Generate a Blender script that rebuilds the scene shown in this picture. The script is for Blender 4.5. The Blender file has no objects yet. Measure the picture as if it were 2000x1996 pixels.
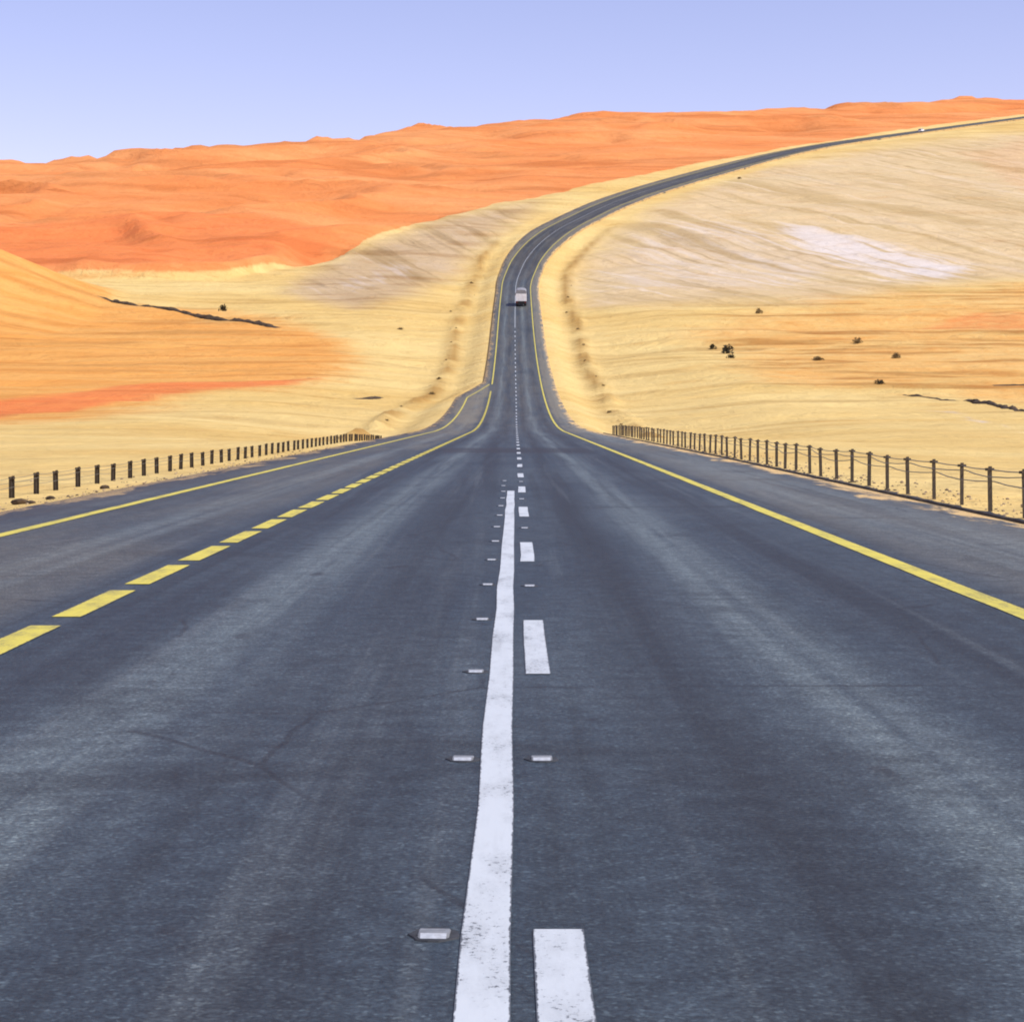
import bpy, bmesh, math, random
import numpy as np
random.seed(7)
rng = np.random.RandomState(11)
sc = bpy.context.scene
COL = sc.collection

# ---------------------------------------------------------------- survey of the place
F, HX, HY, EYE = 3856.0, 993.0, 805.0, 1.6      # used only to read plan positions off the photograph


def pchip(xs, ys):
    xs = np.array(xs, float); ys = np.array(ys, float)
    h = np.diff(xs); m = np.diff(ys) / h
    t = np.zeros_like(xs)
    t[0], t[-1] = m[0], m[-1]
    for i in range(1, len(xs) - 1):
        if m[i - 1] * m[i] > 0:
            w1, w2 = 2 * h[i] + h[i - 1], h[i] + 2 * h[i - 1]
            t[i] = (w1 + w2) / (w1 / m[i - 1] + w2 / m[i])

    def f(x):
        x = np.asarray(x, float)
        i = np.clip(np.searchsorted(xs, x) - 1, 0, len(xs) - 2)
        u = (x - xs[i]) / h[i]
        uc = np.clip(u, 0, 1)
        r = ((2 * uc**3 - 3 * uc**2 + 1) * ys[i] + (uc**3 - 2 * uc**2 + uc) * h[i] * t[i]
             + (-2 * uc**3 + 3 * uc**2) * ys[i + 1] + (uc**3 - uc**2) * h[i] * t[i + 1])
        r = r + np.where(u < 0, (u) * h[i] * t[0], 0) + np.where(u > 1, (u - 1) * h[i] * t[-1], 0)
        return r
    return f


# long profile of the slope: level, a sag curve, then a steady climb
prof = [(-400, 0), (0, 0), (100, 0), (160, 0.0)]
for d in range(180, 421, 20):
    prof.append((d, 0.5 * 0.000577 * (d - 160) ** 2))
prof += [(470, 27.0), (516, 33.9)]
for y, d in [(518, 580), (487, 612), (455, 645), (424, 690), (393, 745), (331, 870), (290, 970), (259, 1090), (230, 1220)]:
    prof.append((d, EYE + (HY - y) * d / F))
prof += [(1400, 222.5), (1700, 287.0), (2200, 395), (9000, 1900)]
P = pchip([p[0] for p in prof], [p[1] for p in prof])

# inverse: elevation in the photograph -> plan distance along the slope
_dd = np.linspace(4, 2200, 9000)
_yy = HY - F * (P(_dd) - EYE) / _dd
_ok = np.maximum.accumulate(-_yy) <= -_yy + 1e-9
_dd, _yy = _dd[_ok], _yy[_ok]


def D(y):
    return np.interp(-np.asarray(y, float), -_yy, _dd)


def at(x, y):
    d = float(D(y))
    return (x - HX) / F * d, d


# road centre line in plan
cl = [(-400, -1.36), (0, 0.0), (250, 0.85), (516, 1.75)]
for x, y in [(1021, 518), (1043, 487), (1080, 455), (1137, 424), (1206, 393), (1408, 331), (1579, 290), (1786, 259), (2000, 230)]:
    d = float(D(y)); cl.append((d, (x - HX) / F * d))
(xa, da), (xb, db) = (cl[-2][1], cl[-2][0]), (cl[-1][1], cl[-1][0])
g = (xb - xa) / (db - da)
cl += [(1400, xb + (1400 - db) * g * 1.05), (1700, xb + (1700 - db) * g * 1.1), (2600, xb + (2600 - db) * g * 1.1)]
XC = pchip([c[0] for c in cl], [c[1] for c in cl])


def head(d):
    return (XC(np.asarray(d) + 2.0) - XC(np.asarray(d) - 2.0)) / 4.0


def eL(d):
    return np.interp(d, [-100, 272, 308, 516, 580, 612, 645, 745, 870, 970, 1090, 1220, 1700],
                     [-8.3, -8.2, -4.9, -4.9, -6.0, -7.0, -8.0, -8.4, -8.0, -6.0, -4.6, -4.0, -4.0])


def eR(d):
    return np.interp(d, [-100, 70, 200, 516, 580, 612, 645, 745, 870, 970, 1090, 1220, 1700],
                     [7.25, 7.25, 6.2, 6.2, 6.5, 7.0, 7.8, 8.2, 8.0, 6.0, 4.6, 4.0, 4.0])


# ---------------------------------------------------------------- helpers
def sstep(a, b, x):
    t = np.clip((x - a) / (b - a), 0, 1)
    return t * t * (3 - 2 * t)


_perm = rng.rand(256, 256)


def vnoise(x, y):
    xi = np.floor(x).astype(int); yi = np.floor(y).astype(int)
    u = x - xi; v = y - yi
    u = u * u * u * (u * (u * 6 - 15) + 10); v = v * v * v * (v * (v * 6 - 15) + 10)
    a = _perm[xi & 255, yi & 255]; b = _perm[(xi + 1) & 255, yi & 255]
    c = _perm[xi & 255, (yi + 1) & 255]; e = _perm[(xi + 1) & 255, (yi + 1) & 255]
    return (a * (1 - u) + b * u) * (1 - v) + (c * (1 - u) + e * u) * v - 0.5


def fbm(x, y, o=4, gain=0.5):
    s = 0; a = 1.0
    for k in range(o):
        s = s + a * vnoise(x * 2**k + 17.3 * k, y * 2**k + 41.7 * k)
        a *= gain
    return s


def tag(o, label=None, cat=None, group=None, kind=None):
    if label: o["label"] = label
    if cat: o["category"] = cat
    if group: o["group"] = group
    if kind: o["kind"] = kind
    return o


def link(name, me, mat=None, parent=None):
    o = bpy.data.objects.new(name, me); COL.objects.link(o)
    if mat is not None: me.materials.append(mat)
    if parent is not None: o.parent = parent
    return o


def empty(name, loc=(0, 0, 0), rot=(0, 0, 0)):
    o = bpy.data.objects.new(name, None); COL.objects.link(o)
    o.location = loc; o.rotation_euler = rot; o.empty_display_size = 0.3
    return o


def bm_obj(name, bm, mat, parent=None, bevel=0.0, smooth=False):
    if bevel > 0:
        bmesh.ops.bevel(bm, geom=bm.edges[:], offset=bevel, segments=2, affect='EDGES', clamp_overlap=True)
    me = bpy.data.meshes.new(name); bm.to_mesh(me); bm.free()
    if smooth:
        for p in me.polygons: p.use_smooth = True
    return link(name, me, mat, parent)


def box(bm, x0, x1, y0, y1, z0, z1):
    v = [bm.verts.new((x, y, z)) for z in (z0, z1) for y in (y0, y1) for x in (x0, x1)]
    for f in ((0, 2, 3, 1), (4, 5, 7, 6), (0, 1, 5, 4), (2, 6, 7, 3), (0, 4, 6, 2), (1, 3, 7, 5)):
        bm.faces.new([v[i] for i in f])


def prism_x(bm, pts, x0, x1):
    """side outline (y,z) extruded across x"""
    a = [bm.verts.new((x0, y, z)) for y, z in pts]
    b = [bm.verts.new((x1, y, z)) for y, z in pts]
    n = len(pts)
    bm.faces.new(a[::-1]); bm.faces.new(b)
    for i in range(n):
        bm.faces.new((a[i], a[(i + 1) % n], b[(i + 1) % n], b[i]))
    bmesh.ops.recalc_face_normals(bm, faces=bm.faces[:])


def cyl_x(bm, x0, x1, y, z, r, n=20):
    pts = [(y + r * math.cos(2 * math.pi * k / n), z + r * math.sin(2 * math.pi * k / n)) for k in range(n)]
    prism_x(bm, pts, x0, x1)


# ---------------------------------------------------------------- materials
def newmat(name):
    m = bpy.data.materials.new(name); m.use_nodes = True
    nt = m.node_tree; nt.nodes.clear()
    out = nt.nodes.new("ShaderNodeOutputMaterial")
    b = nt.nodes.new("ShaderNodeBsdfPrincipled")
    nt.links.new(b.outputs[0], out.inputs[0])
    return m, nt, b


class NB:
    """tiny node builder"""
    def __init__(s, nt): s.nt = nt
    def n(s, t, **k):
        nd = s.nt.nodes.new(t)
        for a, v in k.items(): setattr(nd, a, v)
        return nd
    def put(s, sock, v):
        if hasattr(v, "is_output"): s.nt.links.new(v, sock)
        else: sock.default_value = v
    def math(s, op, a, b=0.0, c=0.0, clamp=False):
        nd = s.n("ShaderNodeMath", operation=op, use_clamp=clamp)
        s.put(nd.inputs[0], a); s.put(nd.inputs[1], b); s.put(nd.inputs[2], c)
        return nd.outputs[0]
    def noise(s, vec, scale, detail=4, rough=0.55, dist=0.0):
        nd = s.n("ShaderNodeTexNoise")
        s.put(nd.inputs["Vector"], vec); nd.inputs["Scale"].default_value = scale
        nd.inputs["Detail"].default_value = detail; nd.inputs["Roughness"].default_value = rough
        nd.inputs["Distortion"].default_value = dist
        return nd.outputs["Fac"]
    def mapping(s, vec, scale=(1, 1, 1), rot=(0, 0, 0), loc=(0, 0, 0)):
        nd = s.n("ShaderNodeMapping")
        s.put(nd.inputs[0], vec); nd.inputs["Scale"].default_value = scale
        nd.inputs["Rotation"].default_value = rot; nd.inputs["Location"].default_value = loc
        return nd.outputs[0]
    def mix(s, f, a, b, blend='MIX'):
        nd = s.n("ShaderNodeMix", data_type='RGBA', blend_type=blend)
        s.put(nd.inputs[0], f)
        s.put(nd.inputs[6], a if hasattr(a, "is_output") else (*a, 1)[:4])
        s.put(nd.inputs[7], b if hasattr(b, "is_output") else (*b, 1)[:4])
        return nd.outputs[2]
    def ramp(s, f, lo, hi, a=0.0, b=1.0):
        nd = s.n("ShaderNodeMapRange", interpolation_type='SMOOTHSTEP')
        s.put(nd.inputs[0], f)
        for i, v in ((1, lo), (2, hi), (3, a), (4, b)): s.put(nd.inputs[i], v)
        return nd.outputs[0]
    def bump(s, h, strength, dist, bsdf):
        nd = s.n("ShaderNodeBump")
        nd.inputs["Strength"].default_value = strength; nd.inputs["Distance"].default_value = dist
        s.put(nd.inputs["Height"], h)
        s.nt.links.new(nd.outputs[0], bsdf.inputs["Normal"])


def paint(name, col, rough=0.5, metal=0.0, vary=0.15, scale=6.0, dirt=None, dirt_amt=0.5):
    m, nt, b = newmat(name); N = NB(nt)
    tc = N.n("ShaderNodeTexCoord").outputs["Object"]
    nz = N.noise(tc, scale, 5)
    c = N.mix(N.ramp(nz, 0.3, 0.7), tuple(x * (1 - vary) for x in col), tuple(min(1, x * (1 + vary)) for x in col))
    if dirt is not None:
        c = N.mix(N.ramp(N.noise(tc, scale * 0.6, 6, 0.65), 0.45, 0.75, 0, dirt_amt), c, dirt)
    nt.links.new(c, b.inputs["Base Color"])
    b.inputs["Roughness"].default_value = rough; b.inputs["Metallic"].default_value = metal
    return m


def sand_material():
    m, nt, b = newmat("desert_sand"); N = NB(nt)
    pos = N.n("ShaderNodeNewGeometry").outputs["Position"]
    a1 = N.n("ShaderNodeAttribute", attribute_name="sand_kind"); a2 = N.n("ShaderNodeAttribute", attribute_name="sand_wear")
    s1 = N.n("ShaderNodeSeparateColor"); nt.links.new(a1.outputs["Color"], s1.inputs[0])
    s2 = N.n("ShaderNodeSeparateColor"); nt.links.new(a2.outputs["Color"], s2.inputs[0])
    red, pale, white = s1.outputs
    orange, deep, streak = s2.outputs
    big = N.noise(N.mapping(pos, (0.012, 0.03, 0.03)), 1.0, 5, 0.6)
    wind = N.noise(N.mapping(pos, (0.02, 0.16, 0.16), (0, 0, 0.12)), 1.0, 6, 0.62, 0.5)
    fine = N.noise(pos, 1.3, 6, 0.65)
    grain = N.noise(pos, 24.0, 3, 0.7)
    mott = N.noise(N.mapping(pos, (0.05, 0.11, 0.11), (0, 0, 0.3), (3, 3, 0)), 1.0, 8, 0.70, 0.7)
    patchy = N.noise(N.mapping(pos, (0.35, 0.22, 0.22), loc=(1, 9, 0)), 1.0, 8, 0.72, 0.4)
    brk = N.math('SUBTRACT', N.math('ADD', N.math('MULTIPLY', mott, 0.6), N.math('ADD', N.math('MULTIPLY', wind, 0.45), N.math('MULTIPLY', patchy, 0.35))), 0.70)
    torn = lambda k, a, lo, hi: N.ramp(N.math('ADD', k, N.math('MULTIPLY', brk, a)), lo, hi)
    orange, deep, red = torn(orange, 1.5, 0.10, 0.95), torn(deep, 1.2, 0.10, 0.98), torn(red, 0.8, 0.38, 0.66)
    # run-off lines down the pale hill, measured along and across their own direction
    dot = lambda v: (lambda nd: (nt.links.new(pos, nd.inputs[0]), nd.inputs[1].__setattr__('default_value', v), nd.outputs['Value'])[2])(N.n("ShaderNodeVectorMath", operation='DOT_PRODUCT'))
    th = math.atan2(38.6, -104.0)
    al, ac = dot((math.sin(th), math.cos(th), 0)), dot((-math.cos(th), math.sin(th), 0))
    def runoff(sa, sc_, o):
        cv = N.n("ShaderNodeCombineXYZ"); N.put(cv.inputs[0], N.math('MULTIPLY', al, sa)); N.put(cv.inputs[1], N.math('MULTIPLY', ac, sc_)); cv.inputs[2].default_value = o
        return N.noise(cv.outputs[0], 1.0, 5, 0.6, 0.25)
    ro1, ro2 = runoff(0.009, 0.22, 0.0), runoff(0.004, 0.05, 7.0)
    c = N.mix(N.ramp(big, 0.35, 0.65), (0.63, 0.43, 0.150), (0.68, 0.50, 0.200))
    c = N.mix(orange, c, N.mix(N.ramp(wind, 0.35, 0.7), (0.66, 0.295, 0.070), (0.68, 0.36, 0.105)))
    pc = N.mix(N.ramp(wind, 0.3, 0.7), (0.53, 0.40, 0.235), (0.60, 0.455, 0.285))
    pc = N.mix(N.ramp(ro1, 0.48, 0.34, 0, 0.8), pc, (0.36, 0.26, 0.145))
    pc = N.mix(N.ramp(ro2, 0.50, 0.34, 0, 0.95), pc, (0.40, 0.285, 0.15))
    pc = N.mix(N.ramp(ro2, 0.54, 0.68, 0, 0.6), pc, (0.62, 0.50, 0.37))
    pc = N.mix(N.ramp(ro1, 0.56, 0.72, 0, 0.8), pc, (0.66, 0.54, 0.40))
    c = N.mix(pale, c, pc)
    c = N.mix(red, c, N.mix(N.ramp(big, 0.35, 0.68), (0.66, 0.225, 0.068), (0.69, 0.285, 0.100)))
    c = N.mix(deep, c, N.mix(N.ramp(wind, 0.3, 0.7), (0.69, 0.190, 0.058), (0.66, 0.21, 0.064)))
    c = N.mix(N.math('MULTIPLY', white, N.ramp(N.math('ADD', ro1, N.math('MULTIPLY', white, 0.24)), 0.54, 0.70), clamp=True), c, (0.62, 0.54, 0.47))
    c = N.mix(N.ramp(mott, 0.52, 0.68, 0, 0.45), c, N.mix(1.0, c, (0.86, 0.73, 0.58), 'MULTIPLY'))
    c = N.mix(N.ramp(mott, 0.46, 0.32, 0, 0.5), c, N.mix(1.0, c, (1.06, 1.10, 1.16), 'MULTIPLY'))
    c = N.mix(N.ramp(patchy, 0.54, 0.72, 0, 0.42), c, N.mix(1.0, c, (0.80, 0.70, 0.58), 'MULTIPLY'))
    c = N.mix(N.ramp(patchy, 0.46, 0.30, 0, 0.5), c, N.mix(1.0, c, (1.10, 1.13, 1.20), 'MULTIPLY'))
    # wind-sorted bands, old wheel ruts, coarse gravel, and painted shade on the red dunes
    c = N.mix(N.ramp(wind, 0.54, 0.72, 0, 0.5), c, N.mix(1.0, c, (0.80, 0.72, 0.60), 'MULTIPLY'))
    c = N.mix(N.ramp(wind, 0.46, 0.26, 0, 0.35), c, N.mix(1.0, c, (1.10, 1.12, 1.18), 'MULTIPLY'))
    c = N.mix(streak, c, N.mix(1.0, c, (0.60, 0.50, 0.40), 'MULTIPLY'))
    c = N.mix(N.ramp(fine, 0.55, 0.75, 0, 0.35), c, N.mix(1.0, c, (0.78, 0.72, 0.64), 'MULTIPLY'))
    c = N.mix(N.ramp(grain, 0.62, 0.8, 0, 0.3), c, N.mix(1.0, c, (0.7, 0.65, 0.6), 'MULTIPLY'))
    nt.links.new(c, b.inputs["Base Color"])
    b.inputs["Roughness"].default_value = 0.95
    b.inputs["Specular IOR Level"].default_value = 0.1
    rip = N.noise(N.mapping(pos, (0.5, 2.2, 1.0), (0, 0, 0.5)), 1.0, 5, 0.6, 0.6)
    h = N.math('ADD', N.math('MULTIPLY', rip, 0.7), N.math('ADD', N.math('MULTIPLY', patchy, 1.6), N.math('MULTIPLY', N.noise(N.mapping(pos, (0.05, 0.12, 0.12)), 1.0, 6, 0.62, 0.8), 7.0)))
    N.bump(h, 0.7, 0.5, b)
    return m


def asphalt_material():
    m, nt, b = newmat("worn_asphalt"); N = NB(nt)
    uv = N.n("ShaderNodeUVMap", uv_map="lane").outputs[0]
    sp = N.n("ShaderNodeSeparateXYZ"); nt.links.new(uv, sp.inputs[0])
    e, s = sp.outputs[0], sp.outputs[1]
    wob = N.math('MULTIPLY', N.math('SUBTRACT', N.noise(N.mapping(uv, (0.15, 0.05, 1)), 1.0, 3), 0.5), 0.45)
    ew = N.math('ADD', e, wob)

    def band(c0, w):
        x = N.math('ABSOLUTE', N.math('SUBTRACT', ew, c0))
        return N.ramp(x, 0.0, w, 1.0, 0.0)
    ed = N.n("ShaderNodeSeparateXYZ"); nt.links.new(N.n("ShaderNodeUVMap", uv_map="edge").outputs[0], ed.inputs[0])
    rim = N.math('MINIMUM', ed.outputs[0], ed.outputs[1])            # metres in from the pavement edge
    streak = N.noise(N.mapping(uv, (2.6, 0.035, 1)), 1.0, 6, 0.6, 0.3)
    streak2 = N.noise(N.mapping(uv, (2.0, 0.028, 1), (0, 0, 0.004)), 1.0, 6, 0.62, 0.35)
    patch = N.noise(N.mapping(uv, (0.22, 0.09, 1), loc=(3, 8, 0)), 1.0, 6, 0.66, 0.6)
    blot = N.noise(N.mapping(uv, (0.55, 0.30, 1), loc=(1, 5, 0)), 1.0, 6, 0.7, 0.4)
    cross = N.noise(N.mapping(uv, (0.16, 0.55, 1), (0, 0, 0.08), (7, 1, 0)), 1.0, 5, 0.65, 0.5)
    mid = N.noise(uv, 5.0, 5, 0.7)
    grain = N.noise(uv, 38.0, 5, 0.8)
    st_ = N.n("ShaderNodeTexVoronoi"); nt.links.new(uv, st_.inputs["Vector"]); st_.inputs["Scale"].default_value = 70.0
    chip = N.n("ShaderNodeSeparateColor"); nt.links.new(st_.outputs["Color"], chip.inputs[0])
    c = N.mix(N.ramp(patch, 0.32, 0.68), (0.026, 0.039, 0.052), (0.044, 0.060, 0.073))
    light = N.math('MAXIMUM', N.math('MAXIMUM', band(-2.05, 0.62), band(1.85, 0.62)), N.math('MAXIMUM', band(-5.0, 0.6), band(5.6, 1.4)))
    dark = N.math('MAXIMUM', N.math('MAXIMUM', band(-3.05, 0.5), band(-0.9, 0.8)), N.math('MAXIMUM', band(3.0, 0.7), band(0.9, 0.5)))
    c = N.mix(N.math('MULTIPLY', light, N.ramp(streak2, 0.36, 0.60, 0.15, 1.0)), c, (0.098, 0.124, 0.134))
    c = N.mix(N.math('MULTIPLY', dark, N.ramp(streak2, 0.66, 0.40, 0.2, 1.0)), c, (0.016, 0.022, 0.028))
    c = N.mix(N.ramp(streak, 0.53, 0.74, 0, 0.55), c, (0.086, 0.103, 0.112))
    c = N.mix(N.ramp(streak, 0.48, 0.30, 0, 0.6), c, (0.017, 0.023, 0.027))
    c = N.mix(N.ramp(blot, 0.48, 0.34, 0, 0.42), c, (0.018, 0.024, 0.029))
    c = N.mix(N.ramp(blot, 0.56, 0.74, 0, 0.22), c, (0.080, 0.094, 0.100))
    c = N.mix(N.ramp(cross, 0.44, 0.32, 0, 0.55), c, (0.018, 0.023, 0.027))
    # an old full-width repair, and oil dripped down the lane middles
    d = N.math('MULTIPLY', N.ramp(s, 76, 79), N.ramp(s, 90, 86)); d = N.math('MULTIPLY', d, N.ramp(N.math('ABSOLUTE', ew), 3.6, 2.6))
    c = N.mix(N.math('MULTIPLY', d, 0.7), c, (0.020, 0.020, 0.022))
    oil = N.noise(N.mapping(uv, (2.2, 1.1, 1), loc=(2, 9, 0)), 1.0, 3, 0.5)
    c = N.mix(N.math('MULTIPLY', N.ramp(oil, 0.66, 0.74), 0.55), c, (0.014, 0.014, 0.016))
    # the climb has been resurfaced in darker stone
    c = N.mix(N.math('MULTIPLY', N.ramp(s, 515, 585), 0.62), c, (0.020, 0.019, 0.020))
    # blown sand: film on the shoulders, tongues and broken rim at the pavement edge
    far = N.ramp(s, 60, 330)
    shoulder = N.math('MAXIMUM', N.ramp(e, 4.1, 4.7), N.ramp(e, -3.7, -4.3))
    dn = N.ramp(N.noise(N.mapping(uv, (0.5, 0.05, 1), loc=(9, 2, 0)), 1.0, 6, 0.65, 0.6), 0.32, 0.66)
    dust = N.math('ADD', N.math('MULTIPLY', shoulder, 0.40), N.math('MULTIPLY', far, N.math('ADD', N.math('MULTIPLY', shoulder, 0.9), 0.40)))
    dust = N.math('MULTIPLY', dust, N.math('ADD', N.math('MULTIPLY', dn, 0.75), 0.25), clamp=True)
    c = N.mix(N.math('MULTIPLY', dust, 0.62), c, (0.205, 0.175, 0.115))
    tn = N.noise(N.mapping(uv, (0.9, 0.22, 1), (0, 0, 0.35), (5, 3, 0)), 1.0, 6, 0.7, 0.8)
    lip = N.math('SUBTRACT', N.math('ADD', N.math('MULTIPLY', tn, 3.4), -1.25), rim)
    c = N.mix(N.ramp(lip, 0.0, 0.35, 0, 0.92), c, (0.52, 0.35, 0.14))
    # cracks
    wv = N.n("ShaderNodeMixRGB"); wv.inputs[0].default_value = 0.06
    nt.links.new(uv, wv.inputs[1]); cn = N.n("ShaderNodeTexNoise"); nt.links.new(uv, cn.inputs["Vector"]); cn.inputs["Scale"].default_value = 1.4; cn.inputs["Detail"].default_value = 6
    nt.links.new(cn.outputs["Color"], wv.inputs[2])
    vo = N.n("ShaderNodeTexVoronoi", feature='DISTANCE_TO_EDGE'); nt.links.new(N.mapping(wv.outputs[0], (0.30, 0.16, 1)), vo.inputs["Vector"]); vo.inputs["Scale"].default_value = 1.0
    c = N.mix(N.math('MULTIPLY', N.ramp(vo.outputs["Distance"], 0.006, 0.002), N.ramp(blot, 0.46, 0.56, 0, 0.5)), c, (0.012, 0.012, 0.013))
    # pale scrapes and loose grit
    scr = N.noise(N.mapping(uv, (0.9, 2.2, 1), (0, 0, 0.5), (4, 4, 0)), 1.0, 5, 0.55, 2.5)
    c = N.mix(N.math('MULTIPLY', N.ramp(N.math('ABSOLUTE', N.math('SUBTRACT', scr, 0.5)), 0.012, 0.0), N.ramp(patch, 0.5, 0.7, 0, 0.22)), c, (0.14, 0.15, 0.16))
    c = N.mix(N.ramp(mid, 0.35, 0.7), N.mix(1.0, c, (0.78, 0.78, 0.78), 'MULTIPLY'), N.mix(1.0, c, (1.28, 1.27, 1.25), 'MULTIPLY'))
    c = N.mix(N.ramp(grain, 0.36, 0.66), N.mix(1.0, c, (0.55, 0.55, 0.56), 'MULTIPLY'), N.mix(1.0, c, (1.42, 1.42, 1.40), 'MULTIPLY'))
    c = N.mix(N.ramp(chip.outputs[0], 0.80, 0.97, 0, 0.7), c, N.mix(1.0, c, (2.3, 2.2, 2.0), 'MULTIPLY'))
    nt.links.new(c, b.inputs["Base Color"])
    b.inputs["Roughness"].default_value = 0.62
    b.inputs["Specular IOR Level"].default_value = 0.35
    N.bump(grain, 0.6, 0.008, b)
    return m


def marking_material(name, col, worn):
    m, nt, b = newmat(name); N = NB(nt)
    pos = N.n("ShaderNodeNewGeometry").outputs["Position"]
    sp = N.n("ShaderNodeSeparateXYZ"); nt.links.new(N.n("ShaderNodeUVMap", uv_map="across").outputs[0], sp.inputs[0])
    side = N.math('ABSOLUTE', sp.outputs[0])                         # 0 in the middle, 1 at the painted edge
    wear = N.noise(N.mapping(pos, (2.2, 0.7, 1)), 1.6, 7, 0.72)
    grit = N.noise(pos, 42.0, 5, 0.8)
    c = N.mix(N.ramp(wear, 0.40, 0.70, 0, worn), col, tuple(x * 0.5 + 0.03 for x in col))
    c = N.mix(N.ramp(N.noise(N.mapping(pos, (6, 0.5, 1)), 1.0, 4), 0.55, 0.75, 0, 0.5), c, tuple(x * 0.45 + 0.02 for x in col))
    chip = N.math('ADD', N.math('MULTIPLY', grit, 0.75), N.math('MULTIPLY', wear, 0.5))
    c = N.mix(N.ramp(chip, 0.70, 0.76, 0, 0.85), c, (0.055, 0.06, 0.065))
    rag = N.math('ADD', side, N.math('MULTIPLY', N.noise(pos, 16.0, 5, 0.75), 0.34))
    c = N.mix(N.ramp(rag, 1.08, 1.14, 0, 0.9), c, (0.045, 0.052, 0.060))
    nt.links.new(c, b.inputs["Base Color"])
    b.inputs["Roughness"].default_value = 0.6
    N.bump(grit, 0.4, 0.004, b)
    return m


def foliage_material(name, a, bcol):
    m, nt, b = newmat(name); N = NB(nt)
    pos = N.n("ShaderNodeNewGeometry").outputs["Position"]
    c = N.mix(N.ramp(N.noise(pos, 3.0, 4), 0.35, 0.65), a, bcol)
    nt.links.new(c, b.inputs["Base Color"]); b.inputs["Roughness"].default_value = 0.8
    return m


SAND = sand_material()
ASPH = asphalt_material()
WHITE = marking_material("white_road_paint", (0.50, 0.53, 0.545), 0.45)
YELLOW = marking_material("yellow_road_paint", (0.60, 0.50, 0.06), 0.75)
KERB = paint("bitumen_kerb", (0.022, 0.020, 0.018), 0.8, 0, 0.5, 2.0, (0.20, 0.14, 0.07), 0.4)
POST = paint("weathered_steel_post", (0.042, 0.030, 0.018), 0.8, 0.0, 0.4, 5.0, (0.13, 0.08, 0.036), 0.5)
ROPE = paint("galvanised_rope", (0.16, 0.155, 0.13), 0.5, 0.3, 0.2, 4.0)
STUD = paint("white_stud_plastic", (0.20, 0.21, 0.22), 0.6, 0, 0.25, 22.0, (0.10, 0.09, 0.08), 0.6)
LENS = paint("stud_reflector_glass", (0.40, 0.42, 0.45), 0.3, 0, 0.15, 40.0, (0.2, 0.18, 0.15), 0.6)
BITU = paint("stud_bitumen_pad", (0.026, 0.028, 0.032), 0.8, 0, 0.4, 20.0)
LEAF = foliage_material("dry_shrub_leaves", (0.15, 0.10, 0.035), (0.24, 0.165, 0.06))
LEAFD = foliage_material("dark_shrub_leaves", (0.020, 0.018, 0.007), (0.045, 0.036, 0.012))
TWIG = foliage_material("shrub_twigs", (0.07, 0.045, 0.02), (0.11, 0.075, 0.035))
STONE = paint("dark_desert_stone", (0.045, 0.027, 0.012), 0.9, 0, 0.5, 1.2, (0.14, 0.085, 0.035), 0.4)

STONE2 = paint("pale_gravel", (0.30, 0.22, 0.13), 0.9, 0, 0.6, 0.9, (0.08, 0.055, 0.03), 0.8)

# ---------------------------------------------------------------- terrain
vs = np.concatenate([np.arange(-0.12, 0.12, 0.0025), np.arange(0.12, 0.36, 0.003), np.arange(-0.36, -0.12, 0.004),
                     0.36 * (1.6 / 0.36) ** (np.arange(0, 26) / 25.0), -0.36 * (1.6 / 0.36) ** (np.arange(1, 26) / 25.0)])
vs = np.unique(np.round(vs, 6))
ds = np.concatenate([np.arange(-140, 0, 7.0), np.arange(0, 60, 0.5), np.arange(60, 160, 1.0), np.arange(160, 700, 2.0),
                     np.arange(700, 1560, 4.0), 1560 * (6000 / 1560.0) ** (np.arange(0, 31) / 30.0)])
V, Dg = np.meshgrid(vs, ds)
nr, nc = Dg.shape
X = V * (np.maximum(Dg, 0) + 80.0)
XCd = XC(Dg)
E = (X - XCd) / np.sqrt(1 + head(Dg) ** 2)          # distance from the road's centre line
dpos = np.maximum(Dg, 1.0)
az = HX + F * X / dpos                               # chart coordinates of the slope
el = HY - F * (P(Dg) - EYE) / dpos
el = np.where(Dg < 60, 900 + (60 - Dg) * 20, el)
outl, outr = eL(Dg), eR(Dg)

# skyline crest of the dune range
cx = np.array([-1500, -500, 0, 200, 350, 430, 550, 640, 700, 790, 830, 900, 1000, 1120, 1230, 1300, 1400, 1500, 1650, 1780, 1850, 1890, 1930, 2000, 2400, 3600])
cy = np.array([350, 330, 315, 307, 290, 284, 274, 268, 269, 256, 246, 246, 238, 227, 218, 219, 221, 213, 208, 207, 201, 194, 199, 199, 190, 185])
crest = np.interp(az, cx, cy)
crest = crest - np.interp(az, [0, 300, 600, 800, 1000, 1250, 1700, 2000], [20, 3, -4, 2, 1, 2, 1, 1]) - 2.6 * fbm(az / 28.0, az * 0 + 8.1, 3) - 6.5 * np.abs(fbm(az / 85.0, az * 0 + 3.3, 5, 0.6)) + 2.5
dcrest = D(crest)
off_road = sstep(1.0, 16.0, np.maximum(E - outr, outl - E))

Z = P(Dg).copy()
# relief: low wind-laid ridges on the plain, larger dunes on the range
warp = fbm(X / 120.0 + 5, Dg / 120.0, 3)
r1 = 0.5 - np.abs(fbm(X / 90.0 + 0.4 * warp, Dg / 34.0 + 0.9 * warp, 4)) * 1.6
Z += off_road * sstep(110, 330, Dg) * (r1 * 1.15 + fbm(X / 26.0, Dg / 12.0, 3) * 0.55)
Z += off_road * sstep(8, 80, Dg) * fbm(X / 9.0, Dg / 6.0, 3) * 0.16

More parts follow.
